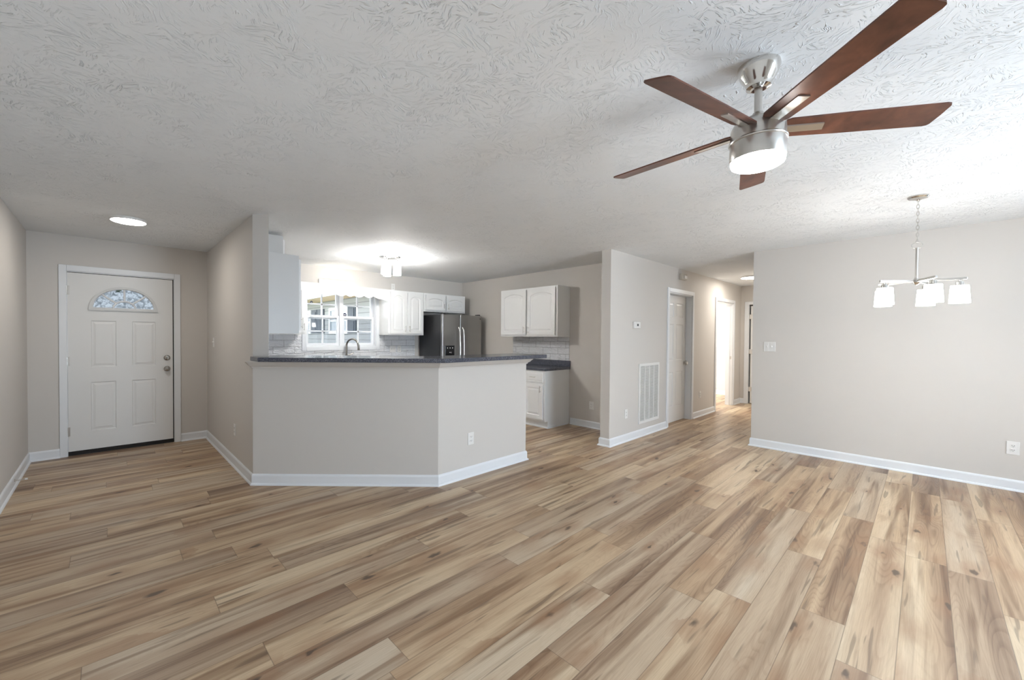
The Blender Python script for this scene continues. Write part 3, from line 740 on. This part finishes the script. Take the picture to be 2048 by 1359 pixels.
# ------------------------------------------------------------------ ceiling fan
FX, FY, FZ = 1.932, .462, 2.187
fan = thing('ceiling_fan', (FX, FY, H), 0, 'brushed nickel ceiling fan with five dark walnut blades and lit bowl', 'ceiling fan')
m = MB(); m.lathe([(0, 0), (.072, 0), (.073, -.012), (.070, -.022), (.062, -.045), (.048, -.066), (.044, -.074), (.042, -.086), (.028, -.092), (.022, -.09), (0, -.088)], seg=48); m.build('canopy', 'nickelp', fan, True)
m = MB(); m.cyl((0, 0, -.09), (0, 0, -.205), .0135); m.build('downrod', 'nickel', fan, True)
m = MB(); m.lathe([(0, -.185), (.018, -.186), (.024, -.195), (.032, -.208), (.062, -.215), (.084, -.228), (.0925, -.245), (.094, -.262), (.094, -.296), (0, -.296)], seg=48); m.build('motor_housing', 'nickel', fan, True)
m = MB(); m.lathe([(0, -.296), (.0985, -.296), (.1, -.3), (.0985, -.3045), (.0955, -.306), (.0955, -.368), (.093, -.372), (0, -.372)], seg=48); m.build('light_ring', 'nickel', fan, True)
m = MB(); m.lathe([(.0915, -.371), (.092, -.382), (.089, -.391), (.080, -.397), (.055, -.401), (0, -.402)], seg=48); m.build('lamp_bowl', 'lampfan', fan, True)
blades = [(-1.43, -.0297, -.0016), (-1.51, -.0096, -.0014), (5.54, .0151, .0071), (-5.15, .017, -.0043), (2.56, .0073, .0002)]
R0, WD, TH0, PIT = .6145, .0544, 17.017, .013
def blade_pt(k, rad, v, dzz=0):
    dth, dz, dp = blades[k]; t_ = math.radians(TH0+72*k+dth)
    e = Vector((math.cos(t_), math.sin(t_), 0)); n = Vector((-e.y, e.x, 0))
    p = e*rad+n*v; p.z = FZ-H+dz*rad/R0-(v/WD)*(PIT+dp)+dzz; return p
for k in range(5):
    out = [(.085, -.040), (.10, -.047), (.30, -.052)]
    out += [(R0-.018, -WD), (R0-.006, -WD+.003), (R0-.001, -WD+.010), (R0+.001, 0), (R0-.001, WD-.010), (R0-.006, WD-.003), (R0-.018, WD), (.30, .052), (.10, .047), (.085, .040)]
    tb = bmesh.new(); T = [tb.verts.new(blade_pt(k, a, b, .003)) for a, b in out]; Bt = [tb.verts.new(blade_pt(k, a, b, -.003)) for a, b in out]
    tb.faces.new(T); tb.faces.new(list(reversed(Bt))); q = len(out)
    for i in range(q): tb.faces.new((T[i], Bt[i], Bt[(i+1) % q], T[(i+1) % q]))
    bmesh.ops.recalc_face_normals(tb, faces=tb.faces); m = MB(); m.merge(tb); bl = m.build('blade', 'walnut', fan)
    o2 = [(.086, -.017), (.225, -.017), (.235, .017), (.086, .017)]
    tb = bmesh.new(); T = [tb.verts.new(blade_pt(k, a, b, -.003)) for a, b in o2]; Bt = [tb.verts.new(blade_pt(k, a, b, -.008)) for a, b in o2]
    tb.faces.new(T); tb.faces.new(list(reversed(Bt)))
    for i in range(4): tb.faces.new((T[i], Bt[i], Bt[(i+1) % 4], T[(i+1) % 4]))
    bmesh.ops.recalc_face_normals(tb, faces=tb.faces); m = MB(); m.merge(tb); m.build('blade_bracket', 'nickel', bl)

# ------------------------------------------------------------------ chandelier
CX_, CY_ = 4.57, .052
ch = thing('chandelier', (CX_, CY_, H), 0, 'nickel five-arm chandelier with lit glass shades hanging by the right wall', 'chandelier')
m = MB(); m.lathe([(0, 0), (.058, 0), (.059, -.008), (.052, -.018), (.02, -.026), (.008, -.034), (.008, -.04), (0, -.04)], seg=40); m.build('canopy', 'nickelp', ch, True)
m = MB(); z = -.036; i = 0
while z > -.345:
    a = .0075; c, s_ = (1, 0) if i % 2 == 0 else (0, 1)
    m.tube([(c*a*math.cos(2*PI*q/14), s_*a*math.cos(2*PI*q/14), z-.0155+.0175*math.sin(2*PI*q/14)) for q in range(14)], .0017, 6, True); z -= .0265; i += 1
m.build('chain', 'nickel', ch, True)
m = MB(); m.tube([(.004*math.cos(2*PI*q/24), -.030*math.cos(2*PI*q/24), -.371+.022*math.sin(2*PI*q/24)) for q in range(24)], .0022, 8, True); m.build('ring', 'nickel', ch, True)
m = MB(); m.cyl((0, 0, -.392), (0, 0, -.63), .0085); m.cyl((0, 0, -.389), (0, 0, -.398), .0105); m.build('stem', 'nickel', ch, True)
AZ = -.642
m = MB(); m.lathe([(0, .022), (.012, .022), (.016, .012), (.026, .010), (.027, -.010), (.018, -.016), (.008, -.028), (0, -.03)], (0, 0, AZ), 32); m.build('hub', 'nickelp', ch, True)
for k in range(5):
    t_ = math.radians(59+72*k); c, s_ = math.cos(t_), math.sin(t_)
    m = MB(); m.box(.02, .25, -.006, .006, -.009, .009, .002); m.bm.transform(Matrix.Translation((0, 0, AZ)) @ Matrix.Rotation(t_, 4, 'Z')); arm = m.build('arm', 'nickel', ch)
    m = MB(); q = .215; m.lathe([(0, -.008), (.006, -.008), (.006, -.02), (.020, -.022), (.021, -.05), (0, -.05)], (q*c, q*s_, AZ), 24); m.build('socket_cup', 'nickelp', arm, True)
    m = MB(); m.lathe([(.019, -.050), (.045, -.052), (.053, -.178), (.050, -.178), (.042, -.056), (.019, -.054)], (q*c, q*s_, AZ), 32); sh = m.build('glass_shade', 'lampshade', ch, True)

# ------------------------------------------------------------------ kitchen ceiling light, LED discs
kl = thing('flush_ceiling_light', (2.87, 4.93, H), 0, 'three-shade flush kitchen ceiling light glowing white', 'light')
m = MB(); m.lathe([(0, 0), (.145, 0), (.147, -.01), (.135, -.018), (.06, -.024), (0, -.024)], seg=40); m.build('canopy', 'nickelp', kl, True)
va = yaw
for a in (-33, 87, 207):
    q = math.radians(a); lat, dep = .098*math.sin(q), .098*math.cos(q)
    px_, py_ = dep*math.cos(va)+lat*math.sin(va), dep*math.sin(va)-lat*math.cos(va)
    m = MB(); m.lathe([(0, -.02), (.016, -.02), (.016, -.05), (.032, -.06), (.033, -.086), (0, -.086)], (px_, py_, 0), 24); cup = m.build('socket_cup', 'nickelp', kl, True)
    m = MB(); m.lathe([(.03, -.085), (.046, -.09), (.053, -.252), (.050, -.252), (.043, -.095), (.03, -.09)], (px_, py_, 0), 28); m.build('glass_shade', 'lampkit', kl, True)
def disc(loc, r_, label):
    d = thing('disc_ceiling_light', loc, 0, label, 'light')
    m = MB(); m.lathe([(0, 0), (r_, 0), (r_*1.005, -.012), (r_*.99, -.02), (r_*.96, -.023), (0, -.02)], seg=48); m.build('trim_ring', 'plate', d, True)
    m = MB(); m.lathe([(r_*.955, -.0225), (r_*.90, -.026), (0, -.032)], seg=48); m.build('diffuser', 'lampdisc', d, True)
disc((.152, 5.06, H), .137, 'round white LED disc light on the ceiling before the front door')
disc((8.42, 2.05, H), .185, 'round white LED disc light on the hall ceiling, cut by the wall corner')

# ------------------------------------------------------------------ outlets, switches and wall devices
def outlet(loc, rz, label, w_=.074, h_=.118, group=None):
    r = thing('wall_outlet', loc, rz, label, 'outlet', group)
    m = MB(); m.box(-w_/2, w_/2, -.006, 0, -h_/2, h_/2, .0025); m.build('cover_plate', 'plate', r)
    for z in (-.0195, .0195):
        m = MB(); m.box(-.0165, .0165, -.0085, -.005, z-.0135, z+.0135, .003); rc = m.build('receptacle', 'plate', r)
        m = MB(); m.box(-.0075, -.005, -.0092, -.008, z-.002, z+.007); m.box(.005, .0075, -.0092, -.008, z-.002, z+.007); m.cyl((0, -.0092, z-.008), (0, -.008, z-.008), .0025, seg=10); m.build('slot', 'slot', rc)
    return r
def switch(loc, rz, label, n=1):
    r = thing('light_switch', loc, rz, label, 'switch'); w_ = .074+.046*(n-1)
    m = MB(); m.box(-w_/2, w_/2, -.006, 0, -.059, .059, .0025); m.build('cover_plate', 'plate', r)
    for i in range(n):
        x = (i-(n-1)/2)*.046
        m = MB(); m.box(x-.0045, x+.0045, -.019, -.005, -.004, .012, .002); m.box(x-.006, x+.006, -.0075, -.005, -.014, .014); m.build('toggle', 'plate', r)
    return r
o0 = outlet((2.607, PP[1], .367), 0, 'white outlet on the peninsula wall below the bar')
dup(o0, (5.008, HY, .360), 0, 'white outlet left of the return air grille')
dup(o0, (7.60, HY, .377), 0, 'white outlet on the hall wall between the two doorways')
dup(o0, (XR, -.544, .383), -PI/2, 'white outlet low on the right wall at the picture edge')
dup(o0, (KX, 3.332, .336), -PI/2, 'white outlet low on the shaded kitchen wall beside the base cabinet')
dup(o0, (XS, 4.765, .379), -PI/2, 'white outlet low on the partition wall of the entry')
dup(o0, (3.752, YF, 2.222), 0, 'pale cover plate on the wall above the cabinet right of the window')
dup(o0, (3.875, YF-.009, 1.125), 0, 'white outlet on the tile nearest the refrigerator')
switch((3.745, YF-.009, 1.125), 0, 'white double switch on the tile right of the window', 2)
switch((XS, 5.875, 1.263), -PI/2, 'white light switch on the partition wall by the front door')
switch((XR, 1.283, 1.253), -PI/2, 'white double light switch near the right wall corner', 2)

r = thing('thermostat', (5.243, HY, 1.522), 0, 'small white thermostat with dark display on the hall corner wall', 'thermostat')
m = MB(); m.box(-.088, .088, -.028, 0, -.044, .044, .006); m.build('case', 'plate', r)
m = MB(); m.box(-.012, .030, -.0295, -.027, -.014, .016, .001); m.build('display', 'display', r)

r = thing('door_chime', (6.755, HY, 2.318), 0, 'beige door chime box high on the wall above the closet door', 'chime')
m = MB(); m.box(-.10, .10, -.045, 0, -.048, .048, .005); m.build('case', 'chime', r)
m = MB(); m.box(-.02, .085, -.052, -.044, -.028, .02, .003); m.build('cover', 'plate', r)

r = thing('return_air_grille', (5.655, HY, .588), 0, 'tall white return air grille low on the wall left of the closet door', 'grille')
gw, gh = .31, .412
m = MB()
for a, b, c, d in ((-gw, -gw+.035, -gh, gh), (gw-.035, gw, -gh, gh), (-gw+.035, gw-.035, gh-.035, gh), (-gw+.035, gw-.035, -gh, -gh+.035)): m.box(a, b, -.012, 0, c, d, .002)
for i in (1, 2, 3):
    x = -gw+.035+(2*gw-.07)*i/4; m.box(x-.009, x+.009, -.011, 0, -gh+.035, gh-.035)
m.build('frame', 'plate', r)
m = MB(); n_ = 44
for i in range(n_):
    z = -gh+.042+(2*gh-.084)*i/(n_-1); tb = bmesh.new(); bmesh.ops.create_cube(tb, size=1)
    for v in tb.verts: v.co = (v.co.x*(2*gw-.07), v.co.y*.0012, v.co.z*.014)
    m.merge(tb, Matrix.Translation((0, -.005, z)) @ Matrix.Rotation(math.radians(40), 4, 'X'))
m.build('louvre', 'plate', r)
m = MB(); m.box(-gw+.03, gw-.03, -.0012, -.0002, -gh+.03, gh-.03); m.build('filter', 'grillein', r)

r = thing('door_stop', (XL+.013, 5.36, .062), 0, 'spring door stop with white tip on the left baseboard', 'door stop')
m = MB(); m.cyl((0, 0, 0), (.006, 0, 0), .011); m.tube([(.004+.062*i/80, .0055*math.cos(i*.95), .0055*math.sin(i*.95)) for i in range(81)], .0012, 6); m.build('spring', 'nickel', r, True)
m = MB(); m.cyl((.064, 0, 0), (.08, 0, 0), .008); m.build('tip', 'plate', r, True)

# ------------------------------------------------------------------ outside
m = MB(); m.box(-14, 16, YF+.16, 40, -.35, -.25); struct(m, 'ground', 'grass')
m = MB(); m.box(-2.2, 3.9, YF+.151, 9.0, -.249, -.04); struct(m, 'porch_slab', 'concrete')
WX = 4.02
hw = thing('house_wing', (WX, 9.5, 0), 0, 'grey sided wing of the house outside the kitchen window with dark shutters', 'building')
m = MB(); m.box(0, .2, -3.0, 4.2, -.25, 2.2); m.build('siding', 'siding', hw)
m = MB(); m.box(-.64, .25, -3.0, 4.4, 2.20, 2.24); m.build('soffit', 'soffit', hw)
m = MB(); m.box(-.68, -.64, -3.0, 4.4, 2.17, 2.33); m.build('fascia', 'white', hw)
m = MB(); m.prism([(-.68, 2.33), (.25, 2.24), (.25, 2.75)], -3.0, 4.4); m.bm.transform(Matrix(((1, 0, 0, 0), (0, 0, 1, 0), (0, 1, 0, 0), (0, 0, 0, 1)))); bmesh.ops.recalc_face_normals(m.bm, faces=m.bm.faces); m.build('roof', 'roof', hw)
def shutter(y0, y1):
    m = MB(); m.box(-.03, 0, y0, y1, 1.42, 2.02, .003)
    s_ = m.build('shutter', 'shutter', hw)
    m = MB(); m.box(-.042, -.03, y0+.07, y1-.07, 1.72, 1.96, .004); m.box(-.042, -.03, y0+.07, y1-.07, 1.47, 1.67, .004); m.build('raised_panel', 'shutter', s_)
for a, b in ((-1.20, -.82), (.57, .98), (1.0-.03, 1.0-.03)):
    if b > a: shutter(a, b)
shutter(1.0+.02, 1.38)
def wwin(y0, y1):
    m = MB(); m.box(-.035, 0, y0, y1, 1.40, 1.47); m.box(-.035, 0, y0, y1, 1.95, 2.02); m.box(-.035, 0, y0, y0+.07, 1.47, 1.95); m.box(-.035, 0, y1-.07, y1, 1.47, 1.95); m.box(-.03, 0, y0+.07, y1-.07, 1.69, 1.73); f = m.build('window', 'white', hw)
    m = MB(); m.box(-.012, -.006, y0+.07, y1-.07, 1.47, 1.95); m.build('pane', 'winpane', f)
MAT['winpane'] = simple('reflecting_window_pane', (.25, .3, .33, 1), .05)
wwin(-.80, .24); wwin(1.42, 2.3)
def tree(x, y, h_, seed, label):
    rn = random.Random(seed); r = thing('tree', (x, y, -.25), 0, label, 'tree')
    m = MB(); m.tube([(0, 0, -.02), (.05, 0, h_*.3), (-.05, .05, h_*.6), (0, 0, h_*.9)], [.22, .16, .1, .03], 10)
    for i in range(9):
        a = rn.uniform(0, 2*PI); z = h_*rn.uniform(.3, .8); q = h_*.28
        m.tube([(0, 0, z), (q*.5*math.cos(a), q*.5*math.sin(a), z+q*.35), (q*math.cos(a), q*math.sin(a), z+q*.9)], [.06, .04, .012], 6)
    m.build('trunk', 'bark', r, True)
    m = MB()
    for i in range(900):
        a = rn.uniform(0, 2*PI); rr = h_*.34*math.sqrt(rn.random()); z = h_*rn.uniform(.35, 1.0)
        tb = bmesh.new(); s_ = rn.uniform(.10, .2); f = tb.faces.new([tb.verts.new(p) for p in ((-s_, 0, 0), (0, -s_*.5, .02), (s_, 0, 0), (0, s_*.5, .02))])
        m.merge(tb, Matrix.Translation((rr*math.cos(a), rr*math.sin(a), z)) @ Matrix.Rotation(rn.uniform(0, PI), 4, 'X') @ Matrix.Rotation(rn.uniform(0, PI), 4, 'Z'))
    m.build('foliage', 'leaf', r)
tree(-3.2, 17, 8.5, 1, 'leafy tree beyond the front door fanlight, left one'); tree(2.4, 21, 9.5, 2, 'leafy tree farther off beyond the front door fanlight')
